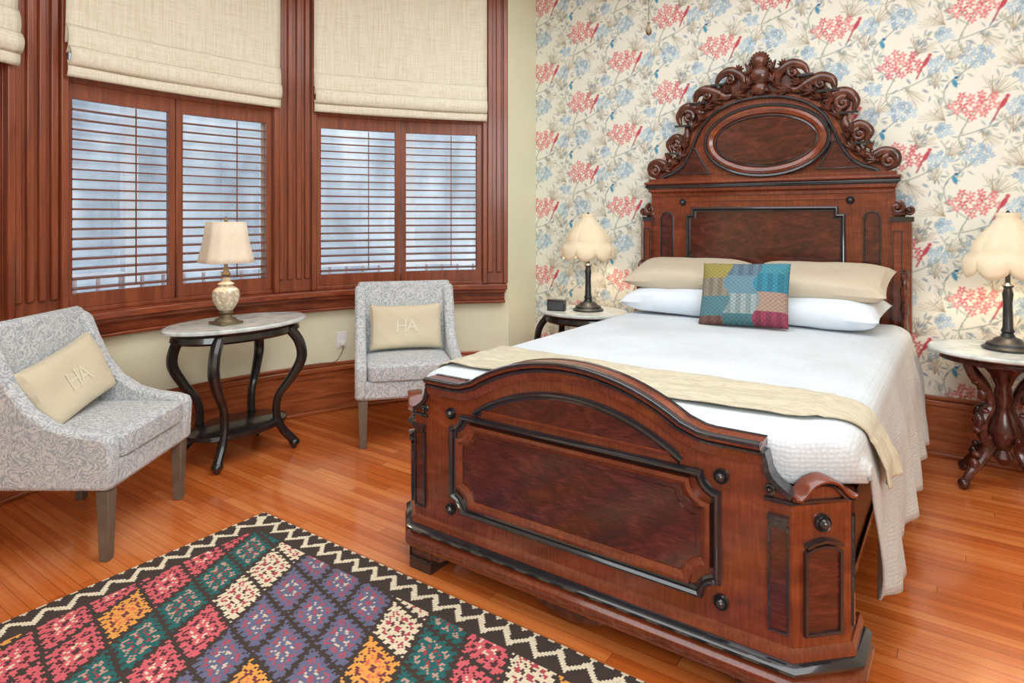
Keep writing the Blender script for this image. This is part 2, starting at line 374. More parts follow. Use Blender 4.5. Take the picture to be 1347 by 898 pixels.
for wi,(t0,t1) in enumerate(WIN):
    def f(u,v,z0,z1,bul,r0):
        t=t0-.3+(t1-t0+.6)*u; z=z0+(z1-z0)*v
        return pol(t,r0-.035*(1-(2*u-1)**2)-bul*math.sin(math.pi*v)**.7-.003*math.sin(u*9+wi*2+v*2),z)
    sh=thing('roman_shade','cream linen roman shade hanging in window bay','window shade',pol((t0+t1)/2,R-.08,2.22),0,'cream linen roman shades over the bay windows')
    L=Vector(sh.location)
    mb=MB(); mb.M=Matrix.Translation(-L)
    mb.grid(28,14,lambda u,v:f(u,v,2.40,ZH+.1,.012,R-.072))
    o=part('fabric_panel',mb,['linen'],sh,solid=.004)
    mb=MB(); mb.M=Matrix.Translation(-L)
    mb.grid(28,10,lambda u,v:f(u,v,2.345,2.50,.022,R-.080)); mb.grid(28,8,lambda u,v:f(u,v,2.275,2.38,.026,R-.100)); mb.grid(28,6,lambda u,v:f(u,v,2.215,2.30,.008,R-.088))
    part('folded_hem',mb,['linen'],sh,solid=.005)
mb=MB(); mb.grid(30,2,lambda u,v:pol(-75+150*u,R+3.2,-1.5+6.5*v)); struct(part('wall_exterior',mb,['ext'],None))
mb=MB()
for t in (-36,-20,8,24.5,39): polbox(mb,t-.6,t+.6,R+1.9,R+2.05,-.5,3.4,0,1)
polbox(mb,-60,60,R+1.9,R+2.0,.93,.97,0,40)
for i in range(60): polbox(mb,-55+i*2,-55+i*2+.25,R+1.93,R+1.97,.3,.93,1,1)
struct(part('porch_railing',mb,['postgrey','brick'],None))  # porch posts and railing outdoors, beyond the bay windows

# ---- wallpaper
PX=.38/64; TW,TH=128,98
tile=np.ones((TH,TW,3))*np.array([236,235,222.]); yy,xx=np.mgrid[0:TH,0:TW].astype(float)
cm=.01/PX
def wrap(cx,cy):
    return (xx-cx+TW/2)%TW-TW/2,(yy-cy+TH/2)%TH-TH/2
def comp(al,c):
    global tile
    al=np.clip(al,0,1)[...,None]; tile=tile*(1-al)+np.array(c,float)*al
def blob(cx,cy,rx,ry,ang,c,a=.9):
    dx,dy=wrap(cx*cm,cy*cm); ca,sa=math.cos(ang),math.sin(ang)
    u=(dx*ca+dy*sa)/(rx*cm); v=(-dx*sa+dy*ca)/(ry*cm); d=np.sqrt(u*u+v*v)
    comp(a*np.clip((1-d)*min(rx,ry)*cm*1.3+.1*(d<1),0,1),c)
def stroke(x0,y0,x1,y1,w,c,a=.8):
    mxx,my=(x0+x1)/2*cm,(y0+y1)/2*cm; dx,dy=wrap(mxx,my); hx,hy=(x1-x0)/2*cm,(y1-y0)/2*cm
    L=max(1e-6,hx*hx+hy*hy); t=np.clip((dx*hx+dy*hy)/L,-1,1); d=np.hypot(dx-t*hx,dy-t*hy)
    comp(a*np.clip(w*cm-d+.5,0,1),c)
def curve(p,w,c,a=.8):
    q=catmull([(x,y,0) for x,y in p],5)
    for i in range(len(q)-1): stroke(q[i][0],q[i][1],q[i+1][0],q[i+1][1],w,c,a)
rn=random.Random(3)
BL=[(164,194,216),(138,174,200),(188,210,224),(120,156,188),(172,200,216),(150,182,205)]
def motif(ox,oy,layer,var):
    X=lambda x:ox+x; Y=lambda y:oy+y
    st=(132,144,136)
    def blue(bx,by,rx,ry,n):
        for k in range(n):
            an=k*2.4+var; q=math.sqrt((k+.5)/n); px,py=bx+rx*q*math.cos(an),by+ry*q*math.sin(an)
            c=rn.choice(BL)
            for j in range(5):
                g=an+j*1.2566; blob(X(px+1.1*math.cos(g)),Y(py+1.1*math.sin(g)),1.1,.66,g,c,.88)
            blob(X(px),Y(py),.35,.35,0,(222,230,232),.8)
    if layer==0:
        curve([(X(-4),Y(-29)),(X(-8),Y(-20)),(X(-4),Y(-10)),(X(0),Y(-3))],.26,st)
        curve([(X(-7),Y(-18)),(X(3),Y(-15)),(X(12),Y(-11)),(X(20),Y(-6))],.24,st)
        curve([(X(-3),Y(-10)),(X(-10),Y(-4)),(X(-15),Y(4)),(X(-14),Y(13)),(X(-6),Y(20)),(X(1),Y(26))],.24,st)
        curve([(X(0),Y(-3)),(X(8),Y(6)),(X(7),Y(14))],.2,(140,122,100))
        curve([(X(20),Y(-6)),(X(24),Y(2)),(X(21),Y(9))],.2,st)
        for bx,by,a0,n_ in [(9,5,15,15),(-15,-8,100,12),(24,-1,10,10),(-20,12,60,9),(3,-16,285,8)]:
            for k in range(n_):
                an=rad(a0+k*7+rn.uniform(-4,4)); l=rn.uniform(8,14)
                stroke(X(bx),Y(by),X(bx+l*math.cos(an)),Y(by+l*math.sin(an)),.12,(140,122,96),.62)
        for k in range(110):
            cx,cy=rn.choice([(-6,-19),(-9,-4),(-14,6),(6,-14),(13,-11),(2,-23),(9,9),(-12,15),(-5,20),(22,5),(19,-13),(-3,-26),(26,-5),(-17,0),(12,15),(-20,-10),(16,-20)]); an=rn.uniform(0,6.28)
            blob(X(cx+3.6*math.cos(an)),Y(cy+3.3*math.sin(an)),2.4,.6,an,rn.choice([(134,150,156),(152,168,158),(120,140,160),(148,160,142),(108,128,152),(168,178,164)]),.7)
        blue(1,29,8.2,6.5,18); blue(20,-3,6.4,5.2,12); blue(-15,-14,4.8,3.9,8)
    else:
        for k in range(18):
            an=k*2.4+var; q=math.sqrt((k+.5)/18); px,py=12.4*q*math.cos(an),8.0*q*math.sin(an)
            c=rn.choice([(216,108,112),(206,90,98),(226,132,132),(220,118,120)])
            for j in range(5):
                g=an+j*1.2566; blob(X(px+1.45*math.cos(g)),Y(py+1.45*math.sin(g)),1.34,.76,g,c,.93)
            blob(X(px),Y(py),.6,.6,0,(246,226,214),.9)
        blob(X(13.5),Y(0),4.2,1.4,rad(62),(190,66,78),.95)
        stroke(X(11.5),Y(-3),X(8.5),Y(-10),.45,(170,70,80),.9); blob(X(15.4),Y(3.8),1.3,1.2,0,(196,70,84),.95)
        blob(X(-10),Y(14),1.4,2.9,rad(20),(64,144,180),.95); blob(X(-9.2),Y(17.2),1.2,1.1,0,(30,104,150),.95)
for L_ in (0,1):
    motif(0,0,L_,0); motif(38,29,L_,1.1)
x0,x1=-3.06,1.45; z0=.34; nx=int((x1-x0)/PX)+1; nz=int((ZC-z0)/PX)+2
gx=x0+np.arange(nx)*PX; gz=z0+np.arange(nz)*PX
ix=((np.arange(nx)+int((x0-.053)/PX)))%TW; iz=((np.arange(nz)+int((z0-(2.116))/PX)))%TH
colr=tile[np.ix_(iz,ix)].reshape(-1,3)/255.0
colr=np.where(colr<=.04045,colr/12.92,((colr+.055)/1.055)**2.4)
def gridmesh(name,vx,vy,vz,nu,nv,mat,cols,dom='POINT'):
    me=bpy.data.meshes.new(name); nvt=nu*nv; nf=(nu-1)*(nv-1)
    me.vertices.add(nvt); me.vertices.foreach_set('co',np.stack([vx,vy,vz],1).astype(np.float32).ravel())
    j,i=np.mgrid[0:nv-1,0:nu-1]; a=(j*nu+i).ravel(); fc=np.stack([a,a+1,a+nu+1,a+nu],1).astype(np.int32)
    me.loops.add(nf*4); me.loops.foreach_set('vertex_index',fc.ravel())
    me.polygons.add(nf); me.polygons.foreach_set('loop_start',(np.arange(nf)*4).astype(np.int32))
    me.update(calc_edges=True)
    at=me.color_attributes.new('paint','FLOAT_COLOR',dom)
    if dom=='CORNER': cols=np.repeat(cols,4,axis=0)
    at.data.foreach_set('color',np.concatenate([cols,np.ones((len(cols),1))],1).astype(np.float32).ravel())
    me.materials.append(M[mat]); o=bpy.data.objects.new(name,me); link(o); return o
XX,ZZ=np.meshgrid(gx,gz)
o=gridmesh('wall_back',XX.ravel(),np.full(XX.size,YW),ZZ.ravel(),nx,nz,'paper',colr); struct(o)
sbox('wall_backing','green',-3.18,3.1,YW+.005,YW+.12,0,ZC)
# ---------------------------------------------------------------- RUG
cs=.0085; rx0,rx1,ry0,ry1=-2.80,-.35,-1.2,1.87
nu=int((rx1-rx0)/cs)+1; nv=int((ry1-ry0)/cs)+1
fx=rx0+(np.arange(nu-1)+.5)*cs; fy=ry1-(nv-1)*cs+(np.arange(nv-1)+.5)*cs
FX,FY=np.meshgrid(fx,fy); X=FX-rx0; Y=ry1-FY; W=(nu-1)*cs; H=(nv-1)*cs
e=np.minimum(np.minimum(X,W-X),np.minimum(Y,H-Y))
along=np.where(np.minimum(X,W-X)<np.minimum(Y,H-Y),Y,X)
BR=np.array([66,53,48.]); CRm=np.array([230,218,190.])
C=np.zeros(X.shape+(3,)); C[:]=BR
per=.11; tri=np.abs(((along/per)%1)-.5)*2
zz=np.abs(e-(.042+.062*tri))<.015; C[zz]=CRm
tri2=np.abs(((along/.055)%1)-.5)*2; C[(e<.024*tri2)]=CRm
e1=(.078,-.188); e2=(.196,-.040); lx=X-.14; ly=-(Y-.14)
det=e1[0]*e2[1]-e1[1]*e2[0]
P=(lx*e2[1]-ly*e2[0])/det+20; Q=(e1[0]*ly-e1[1]*lx)/det+20
p=P%1; q=Q%1; qi=(np.floor(Q).astype(int))-20; pi=np.floor(P).astype(int)-20
PK=(214,98,106); TL=(34,100,98); CM=(230,214,184); NV=(102,104,132); OR=(232,160,76)
order=[CM,TL,PK,OR,PK,PK,TL,CM,NV,OR,NV,CM,TL,PK,CM,OR,NV,PK,TL,CM]   # k=-6 ...
acq={PK:(88,46,52),TL:(190,150,134),CM:(180,74,84),NV:(168,82,98),OR:(120,56,62)}
acq2={PK:(232,206,180),TL:(160,66,76),CM:(92,58,56),NV:(206,190,172),OR:(222,110,84)}
base=np.zeros(X.shape+(3,)); ac=np.zeros(X.shape+(3,)); ac2=np.zeros(X.shape+(3,))
def put(m,c): base[m]=c; ac[m]=acq[c]; ac2[m]=acq2[c]
for k in range(-16,34): put(qi==k,order[(k+6)%len(order)])
put((((pi+40)%6)>=3)&(qi==3),NV); put((((pi+40)%5)==3)&(qi==-1),OR); put((((pi+41)%5)>=3)&(qi==1),PK); put((((pi+40)%5)<=1)&(qi==5),OR)
K=23.0; h=(K-1)/2
a_=np.floor(p*K); b_=np.floor(q*K); u=a_-h; v=b_-h; au=np.abs(u); av=np.abs(v); mm=np.maximum(au,av); mn=np.minimum(au,av)
wob=(np.floor((au+av)/2)%2)
field=base.copy()
field[(mm>=h)]=BR
field[(mm>=h-1)&(((a_+b_)%4)<2)]=BR
field[(mm>=h-2)&(mm<h-1)&(((a_+b_)%4)==0)]=BR
r_=(mm+wob>=6.6)&(mm+wob<8.0)&(mm<8.2); field[r_]=ac[r_]
r_=(mm+wob>=3.2)&(mm+wob<4.6); field[r_]=ac2[r_]
c_=(mm<=1.1); field[c_]=ac[c_]
t_=((au<.6)|(av<.6))&(mm>4.6)&(mm<6.6); field[t_]=ac[t_]
inn=e>.135; C[inn]=field[inn]
rs=np.random.RandomState(1); C*= (1+.08*(rs.rand(*X.shape)-.5))[...,None]
cc=np.clip(C.reshape(-1,3)/255.0,0,1); cc=np.where(cc<=.04045,cc/12.92,((cc+.055)/1.055)**2.4)
vx=rx0+np.arange(nu)*cs; vy=ry1-(nv-1)*cs+np.arange(nv)*cs; VX,VY=np.meshgrid(vx,vy)
edge=(VX<=rx0+1e-6)|(VX>=vx[-1]-1e-6)|(VY<=vy[0]+1e-6)|(VY>=vy[-1]-1e-6)
VZ=np.where(edge,.001,.010+.0008*np.sin(VX*9)*np.cos(VY*7))
o=gridmesh('rug',VX.ravel(),VY.ravel(),VZ.ravel(),nu,nv,'rug',cc,'CORNER')
tag(o,'woven kilim rug with multicoloured diamonds and zigzag brown border','rug')

# ---------------------------------------------------------------- BED
BX,BY=-1.135,1.95
bed=thing('bed','tall carved Victorian mahogany bed with ebonised mouldings','bed',(BX,BY,0))
def arcpts(h,z0,rise,n=22):
    Rr=(h*h+rise*rise)/(2*rise); zc=z0+rise-Rr; a=math.asin(h/Rr)
    return [(Rr*math.sin(-a+2*a*i/n),zc+Rr*math.cos(-a+2*a*i/n)) for i in range(n+1)]
def mouldprof(w,h,y=0): return [(0,y+.005),(0,y-h*.55),(w*.18,y-h*.9),(w*.4,y-h),(w*.62,y-h*.75),(w*.7,y-h*.4),(w,y-h*.25),(w,y+.005)]
def conc(x0,x1,z0,z1,r,n=5):
    out=[]
    for (cx,cz,a0) in [(x1,z0,180),(x1,z1,270),(x0,z1,0),(x0,z0,90)]:
        for i in range(n+1):
            g=rad(a0-90*i/n); out.append((cx+r*math.cos(g),cz+r*math.sin(g)))
    return out
def spiral(cx,cz,r,a0,turns,dr=1,n=26,y=0,rend=.12):
    return [(cx+r*(1-(1-rend)*i/n)*math.cos(a0+dr*turns*2*math.pi*i/n),y,cz+r*(1-(1-rend)*i/n)*math.sin(a0+dr*turns*2*math.pi*i/n)) for i in range(n+1)]
def volute(mb,cx,cz,r,a0,dr,y,mat=0,th=.3,turns=1.4,back=True):
    p=spiral(cx,cz,r*(1-th*.5),a0,turns,dr,26,y); k=len(p)
    mb.tube(p,[r*th*(1-.45*i/k) for i in range(k)],8,mat,1.0)
    mb.ell((cx,y-.008,cz),(r*.28,r*.35,r*.28),mat)
    if back: mb.ell((cx,y+.02,cz),(r*.9,.02,r*.9),mat)
ZB=.762
mb=MB()
arch=arcpts(.44,ZB,.142)
core=[(-.735,.16),(.735,.16),(.735,.650),(.655,.650),(.645,ZB)]+[(x,z) for x,z in arch[::-1]]+[(-.645,ZB),(-.655,.650),(-.735,.650)]
mb.prism(core,0,.045,mat=0)
cap=[(-.655,ZB),(-.50,ZB),(-.465,ZB+.004)]+arch[1:-1]+[(.465,ZB+.004),(.50,ZB),(.655,ZB)]
mb.sweep(cap,[(-.034,-.002),(-.034,-.009),(-.018,-.014),(-.004,-.018),(-.004,.05),(-.034,.05)],mat=0)
mb.sweep(cap,[(-.004,-.018),(.000,-.027),(.007,-.029),(.011,-.024),(.011,.052),(-.004,.052)],mat=1)
mb.sweep(cap,[(.011,-.022),(.016,-.033),(.024,-.036),(.031,-.030),(.034,-.018),(.034,.040),(.011,.048)],mat=0)
mb.sweep(cap,[(.024,-.037),(.034,-.038),(.038,-.026),(.036,-.012),(.028,-.012)],mat=1)
mb.sweep(cap,[(.014,.040),(.036,.040),(.036,.056),(.014,.056)],mat=1)
lun=arcpts(.42,.70,.130,26)
mb.prism([(x*.96,z) for x,z in arcpts(.40,.705,.115,20)],-.006,.01,mat=2)
mb.sweep([(x,z) for x,z in lun[::-1]],mouldprof(.028,.024),mat=1)
mb.sweep([(-.42,.70),(.42,.70)],[(0,.005),(0,-.010),(.009,-.010),(.009,.005)],mat=0)
mb.sweep(conc(-.535,.535,.285,.675,.055),mouldprof(.030,.028),closed=True,mat=1)
mb.sweep(conc(-.503,.503,.317,.643,.065),[(0,.002),(0,-.018),(.012,-.021),(.030,-.008),(.030,.002)],closed=True,mat=0)
plan=[(-.87,.30),(-.87,.135),(-.735,0),(.735,0),(.87,.135),(.87,.30)]
mb.sweep(plan,[(.03,.095),(-.030,.095),(-.040,.115),(-.038,.135),(-.024,.148),(-.012,.155),(.03,.155)],mpXY,mat=0)
mb.sweep(plan,[(.03,.155),(-.016,.155),(-.032,.162),(-.034,.172),(-.022,.180),(-.008,.186),(.03,.186)],mpXY,mat=1)
mb.sweep(plan,[(.03,.186),(-.010,.186),(-.008,.205),(0,.222),(.03,.222)],mpXY,mat=0)
ap=[(-.72,.11),(-.72,.05),(-.60,.05),(-.56,.075),(-.5,.085),(-.42,.075),(-.15,.075),(-.09,.05),(0,.035),(.09,.05),(.15,.075),(.42,.075),(.5,.085),(.56,.075),(.60,.05),(.72,.05),(.72,.11)]
mb.prism(ap,.0,.045,mat=3)
foot=part('footboard',mb,['wood','black','burl','dark'],bed,bevel=.002)
mb=MB(); mb.prism(conc(-.475,.475,.345,.615,.065),-.004,.008); mb.prism(conc(-.455,.455,.365,.595,.065),-.008,-.003)
part('inset_panel',mb,['burl'],foot,'dark flame mahogany veneer panel')
def boss(mb,x,z,y=0,r=.024,m0=0,m1=1):
    mb.lathe([(r,-.004),(r,.008),(r*.86,.014),(r*.7,.010),(r*.62,.016),(r*.4,.024),(r*.15,.028)],(x,y,z),20,m1,axis='Y')
for sx in (-1,1):
    for z in (.668,.288):
        mb=MB(); boss(mb,sx*.535,z,0,.024); part('medallion',mb,['wood','black'],foot,'round ebonised boss')
for sx in (-1,1):
    mb=MB(); 
    pl=[(.66,.001),(.735,.001),(.866,.132),(.866,.20),(.76,.20),(.66,.09)]
    mb.prism([(sx*a,b) for a,b in pl],.10,.645,mpXY,0)
    mb.prism([(sx*a,b) for a,b in [(.665,.01),(.73,.01),(.86,.14),(.86,.29),(.76,.29),(.67,.09)]],0,.10,mpXY,0)
    mb.prism([(sx*a,b) for a,b in [(.63,-.02),(.745,-.02),(.89,.13),(.89,.29),(.74,.29),(.63,.1)]],.0,.05,mpXY,1)
    mb.prism([(sx*a,b) for a,b in [(.64,-.01),(.74,-.01),(.88,.13),(.88,.29),(.74,.29),(.64,.1)]],.05,.10,mpXY,3)
    pth=[(.66,0),(.735,0),(.866,.132),(.866,.19)]
    pth=pth if sx>0 else [(-a,b) for a,b in pth][::-1]
    mb.sweep(pth,[(.03,.628),(-.004,.628),(-.010,.634),(-.012,.642),(.03,.645)],mpXY,mat=1)
    x0_,x1_=(.677,.722)
    a_,b_=(x0_,x1_) if sx>0 else (-x1_,-x0_)
    mb.prism([(a_,.265),(b_,.265),(b_,.56),(a_,.56)],-.006,.003,mat=2)
    mb.sweep([(a_,.265),(b_,.265),(b_,.56),(a_,.56)],[(0,.003),(0,-.012),(-.006,-.012),(-.006,.003)],closed=True,mat=1)
    mb.box(a_-.006,b_+.006,-.024,.003,.583,.597,1); mb.box(a_,b_,-.016,.003,.568,.583,1)
    br=[(.640,.77),(.655,.765),(.662,.742),(.667,.716),(.678,.694),(.695,.678),(.716,.664),(.735,.652)]
    mb.prism([(sx*a,b) for a,b in br+[(.735,.640),(.640,.640)]],.002,.045,mat=0)
    mb.sweep([(sx*a,b) for a,b in br[1:]],[(-.008,-.012),(.008,-.012),(.008,.045),(-.008,.045)],mat=1)
    volute(mb,sx*.674,.664,.018,rad(270),sx,-.006,1,.36)
    xd=Vector((.7071*sx,.7071,0)) if sx>0 else Vector((.7071,-.7071,0))
    O=Vector((sx*.8005,.0655,0)); inw=Vector((-.7071*sx,.7071,0))
    Mx=Matrix(((xd.x,inw.x,0,O.x),(xd.y,inw.y,0,O.y),(0,0,1,0),(0,0,0,1)))
    mb.M=Mx
    pan=[(-.05,.265),(.05,.265),(.05,.49),(.03,.50),(0,.504),(-.03,.50),(-.05,.49)]
    mb.prism(pan,-.007,.003,mat=2); mb.sweep(pan,[(0,.003),(0,-.014),(-.009,-.014),(-.009,.003)],closed=True,mat=1)
    mb.sweep([(-.055,.508),(-.03,.518),(0,.523),(.03,.518),(.055,.508)],[(0,.003),(0,-.02),(.008,-.022),(.010,.003)],mat=1)
    boss(mb,0,.575,0,.026)
    # serpentine top: rises from both corners to a rounded crown
    sp2=catmull([(-.098,0,.646),(-.080,0,.644),(-.062,0,.656),(-.035,0,.682),(0,0,.692),(.035,0,.682),(.062,0,.656),(.080,0,.644),(.098,0,.646)],4)
    sp2=[(p_[0],p_[2]) for p_ in sp2]
    mb.prism([(-.095,.62),(.095,.62)]+sp2[::-1],.001,.03,mat=0)
    mb.sweep(sp2,[(0,.0),(0,-.016),(.004,-.027),(.010,-.028),(.014,-.018),(.014,.032),(0,.032)],mat=0)
    mb.sweep([(a,b-.010) for a,b in sp2],[(0,.002),(0,-.013),(.005,-.018),(.010,-.012),(.010,.002)],mat=1)
    mb.M=I4
    mb.box(min(sx*.865,sx*.873),max(sx*.865,sx*.873),.145,.17,.26,.58,1)
    part('corner_post',mb,['wood','black','burl','dark'],foot,bevel=.002)
for sx in (-1,1):
    mb=MB(); a,b=sorted((sx*.78,sx*.82)); mb.box(a,b,.18,2.62,.22,.48,0); a,b=sorted((sx*.78,sx*.83)); mb.box(a,b,.18,2.62,.22,.26,1)
    part('side_rail',mb,['woodx','black'],bed,bevel=.004)
HY=2.60
mb=MB()
mb.box(-.79,.79,HY,HY+.085,.12,1.64,0)
hp=[(-.52,.50),(.52,.50),(.52,1.47),(.48,1.47),(.48,1.52),(-.48,1.52),(-.48,1.47),(-.52,1.47)]
mb.sweep(hp,mouldprof(.035,.035,HY),closed=True,mat=1)
mb.sweep([(-.56,.5),(.56,.5),(.56,1.57),(-.56,1.57)],[(0,HY+.003),(0,HY-.008),(.008,HY-.008),(.008,HY+.003)],closed=True,mat=0)
for sx in (-1,1):
    c=sx*.665
    pn=[(c-.04,.5),(c+.04,.5),(c+.04,1.44),(c+.028,1.47),(c,1.48),(c-.028,1.47),(c-.04,1.44)]
    mb.prism(pn,HY-.006,HY+.003,mat=2); mb.sweep(pn,[(0,HY+.003),(0,HY-.013),(-.009,HY-.013),(-.009,HY+.003)],closed=True,mat=1)
cp=[(-.77,HY+.09),(-.77,HY),(.77,HY),(.77,HY+.09)]
mb.sweep(cp,[(.02,1.60),(-.008,1.60),(-.012,1.62),(-.03,1.635),(-.034,1.655),(.02,1.655)],mpXY,mat=0)
mb.sweep(cp,[(.02,1.655),(-.036,1.655),(-.048,1.664),(-.052,1.676),(-.044,1.684),(.02,1.684)],mpXY,mat=1)
mb.sweep(cp,[(.02,1.684),(-.046,1.684),(-.056,1.692),(-.054,1.706),(.02,1.706)],mpXY,mat=0)
mb.prism([(-.80,HY-.03),(.80,HY-.03),(.80,HY+.09),(-.80,HY+.09)],1.706,1.73,mpXY,0)
half=[(.76,1.73),(.72,1.765),(.65,1.79),(.58,1.84),(.525,1.93),(.485,2.03),(.445,2.11),(.39,2.17)]
top=[(.33,2.215),(.25,2.25),(.16,2.275),(.05,2.285)]
poly=half+top+[(-x,z) for x,z in (half+top)[::-1]]
mb.prism(poly,HY+.005,HY+.08,mat=0)
mb.sweep([(x-.03 if x>0 else x+.03,z-.01) for x,z in poly],[(0,HY+.01),(0,HY-.018),(.008,HY-.026),(.018,HY-.022),(.022,HY+.01)],mat=1)
for sx in (-1,1):
    sp=[(.36,1.765),(.61,1.765),(.56,1.79),(.505,1.86),(.47,1.94),(.45,1.93),(.42,1.86)]
    if sx<0: sp=[(-x,z) for x,z in sp][::-1]
    mb.prism(sp,HY-.006,HY+.01,mat=2); mb.sweep(sp,[(0,HY+.01),(0,HY-.014),(-.008,HY-.016),(-.011,HY+.01)],closed=True,mat=1)
head=part('headboard',mb,['wood','black','burl'],bed,bevel=.002)
mb=MB(); mb.prism([(-.485,.5),(.485,.5),(.485,1.44),(.445,1.44),(.445,1.485),(-.445,1.485),(-.445,1.44),(-.485,1.44)],HY-.006,HY+.004)
part('inset_panel',mb,['burl'],head,'flame mahogany veneer panel')
mb=MB(); OC=(0.03,1.965)
def elp(a,b,n=56): return [(OC[0]+a*math.cos(2*math.pi*i/n),OC[1]+b*math.sin(2*math.pi*i/n)) for i in range(n)]
mb.prism(elp(.41,.25),HY-.03,HY+.01,mat=0)
mb.sweep(elp(.41,.25),[(0,HY),(0,HY-.04),(.008,HY-.05),(.020,HY-.048),(.024,HY-.034),(.024,HY)],closed=True,mat=1)
mb.sweep(elp(.385,.225),[(0,HY-.02),(0,HY-.045),(.018,HY-.054),(.04,HY-.045),(.05,HY-.02)],closed=True,mat=0)
mb.sweep(elp(.332,.172),[(0,HY-.02),(0,HY-.042),(.008,HY-.046),(.014,HY-.02)],closed=True,mat=1)
mb.prism(elp(.32,.16),HY-.036,HY-.02,mat=2); mb.prism(elp(.29,.135),HY-.042,HY-.03,mat=2)
part('oval_panel',mb,['wood','black','burl'],head,'oval veneer panel in moulded frame')
for sx in (-1,1):
    mb=MB(); boss(mb,sx*.545,1.555,HY,.026); part('medallion',mb,['wood','black'],head,'round ebonised boss')
for sx in (-1,1):
    mb=MB(); pl=[(.775,HY-.05),(.83,HY-.05),(.875,HY),(.875,HY+.09),(.775,HY+.09)]
    mb.prism([(sx*a,b) for a,b in pl],.0,1.42,mpXY,0)
    pl2=[(.765,HY-.06),(.835,HY-.06),(.887,HY-.003),(.887,HY+.09),(.765,HY+.09)]
    mb.prism([(sx*a,b) for a,b in pl2],1.42,1.45,mpXY,1); mb.prism([(sx*a,b) for a,b in pl2],.0,.1,mpXY,1)
    a,b=sorted((sx*.785,sx*.823)); mb.sweep([(a,.4),(b,.4),(b,1.36),(a,1.36)],[(0,HY-.049),(0,HY-.058),(-.006,HY-.058),(-.006,HY-.049)],closed=True,mat=1)
    volute(mb,sx*.80,1.505,.045,rad(90),-sx,HY+.0,3,.34); volute(mb,sx*.862,1.485,.03,rad(90),-sx,HY+.02,3,.34)
    mb.ell((sx*.80,HY+.03,1.47),(.05,.04,.03),3)
    y_=[(0,.0,1.12),(0,-.05,1.06),(0,-.07,.96),(0,-.05,.86),(0,-.11,.74),(0,-.16,.60),(0,-.12,.50)]
    q=catmull([(sx*.845,HY-.04+p_[1],p_[2]) for p_ in y_],6); mb.tube(q,[.016+.008*math.sin(i*.5)**2 for i in range(len(q))],8,3)
    mb.ell((sx*.845,HY-.08,1.04),(.02,.045,.045),3); mb.ell((sx*.845,HY-.14,.66),(.02,.045,.05),3)
    mb.prism([(HY-.04,.5),(HY-.04,1.1),(HY-.08,1.0),(HY-.08,.86),(HY-.15,.66),(HY-.14,.5)],sx*.835,sx*.855,lambda u,v,w:(w,u,v),3)
    part('corner_post',mb,['wood','black','burl','dark'],head,bevel=.002)
# crest: stepped C-scrolls with leaves over a solid carved ground
mb=MB(); y=HY+.0
def fat(pts,r0,r1,m=0):
    q=catmull(pts,8); k=len(q)-1
    mb.tube(q,[r0+(r1-r0)*math.sin(math.pi*i/k) for i in range(k+1)],12,m,.75)
for sx in (-1,1):
    def S_(l,dy=0): return [(sx*a,y+dy,b) for a,b in l]
    fat(S_([(.74,1.745),(.795,1.775),(.79,1.835),(.73,1.855),(.66,1.825),(.60,1.86),(.575,1.91)]),.012,.030)
    volute(mb,sx*.755,1.79,.045,rad(90),sx,y-.012,0,.34)
    mb.box(sx*.61-.055,sx*.61+.055,y-.035,y+.04,1.905,1.92,1)
    fat(S_([(.63,1.92),(.655,1.985),(.60,2.03),(.545,2.01),(.515,2.05),(.52,2.10)]),.012,.032)
    volute(mb,sx*.595,1.965,.044,rad(90),sx,y-.012,0,.36)
    mb.box(sx*.535-.06,sx*.535+.06,y-.035,y+.04,2.10,2.115,1)
    fat(S_([(.565,2.12),(.575,2.185),(.525,2.24),(.455,2.235),(.42,2.195),(.39,2.205)]),.014,.036)
    volute(mb,sx*.50,2.17,.052,rad(60) if sx>0 else rad(120),sx,y-.012,0,.36)
    mb.box(sx*.42-.065,sx*.42+.065,y-.035,y+.04,2.252,2.267,1)
    fat(S_([(.455,2.275),(.44,2.33),(.375,2.355),(.30,2.325),(.24,2.29),(.19,2.30)]),.014,.038)
    volute(mb,sx*.37,2.31,.036,rad(90),sx,y-.012,0,.36)
    mb.box(sx*.285-.05,sx*.285+.05,y-.035,y+.04,2.370,2.384,1)
    fat(S_([(.30,2.385),(.27,2.44),(.205,2.465),(.15,2.44),(.115,2.40),(.11,2.34)],-.01),.012,.034)
    volute(mb,sx*.205,2.405,.038,rad(90),sx,y-.02,0,.36)
    for (lx_,lz,an,l) in [(.69,1.80,160,.07),(.56,1.88,110,.07),(.555,1.985,120,.06),(.475,2.09,110,.07),(.44,2.225,150,.06),(.33,2.27,160,.08),(.25,2.33,150,.06),(.08,2.36,120,.07),(.17,2.29,170,.08),(.075,2.44,110,.07),(.05,2.30,150,.07),(.62,1.83,120,.06),(.53,1.95,100,.05),(.42,2.14,120,.06),(.37,2.22,140,.06),(.12,2.33,130,.06),(.15,2.46,120,.045),(.66,1.875,110,.05)]:
        an=rad(an if sx>0 else 180-an)
        for k,dl in enumerate((-.7,-.25,.25,.7)):
            mb.ell((sx*lx_+l*.35*math.cos(an+dl),y-.012-.006*(k in(1,2)),lz+l*.35*math.sin(an+dl)),(l*.7,.02,l*.16),0,10,6,an+dl)
    g_=[(.72,1.74),(.72,1.80),(.64,1.82),(.60,1.90),(.60,1.98),(.54,2.03),(.52,2.12),(.52,2.19),(.44,2.24),(.40,2.31),(.30,2.35),(.23,2.42),(.14,2.45),(0,2.47),(0,2.2),(.40,2.1),(.5,1.9),(.55,1.74)]
    mb.prism([(sx*a,b) for a,b in g_],HY+.012,HY+.05,mat=0)
for k in range(11):
    an=rad(-10+20*k); mb.ell((.040*math.cos(an),y-.028,2.505+.040*math.sin(an)),(.030,.026,.013),0,10,6,an)
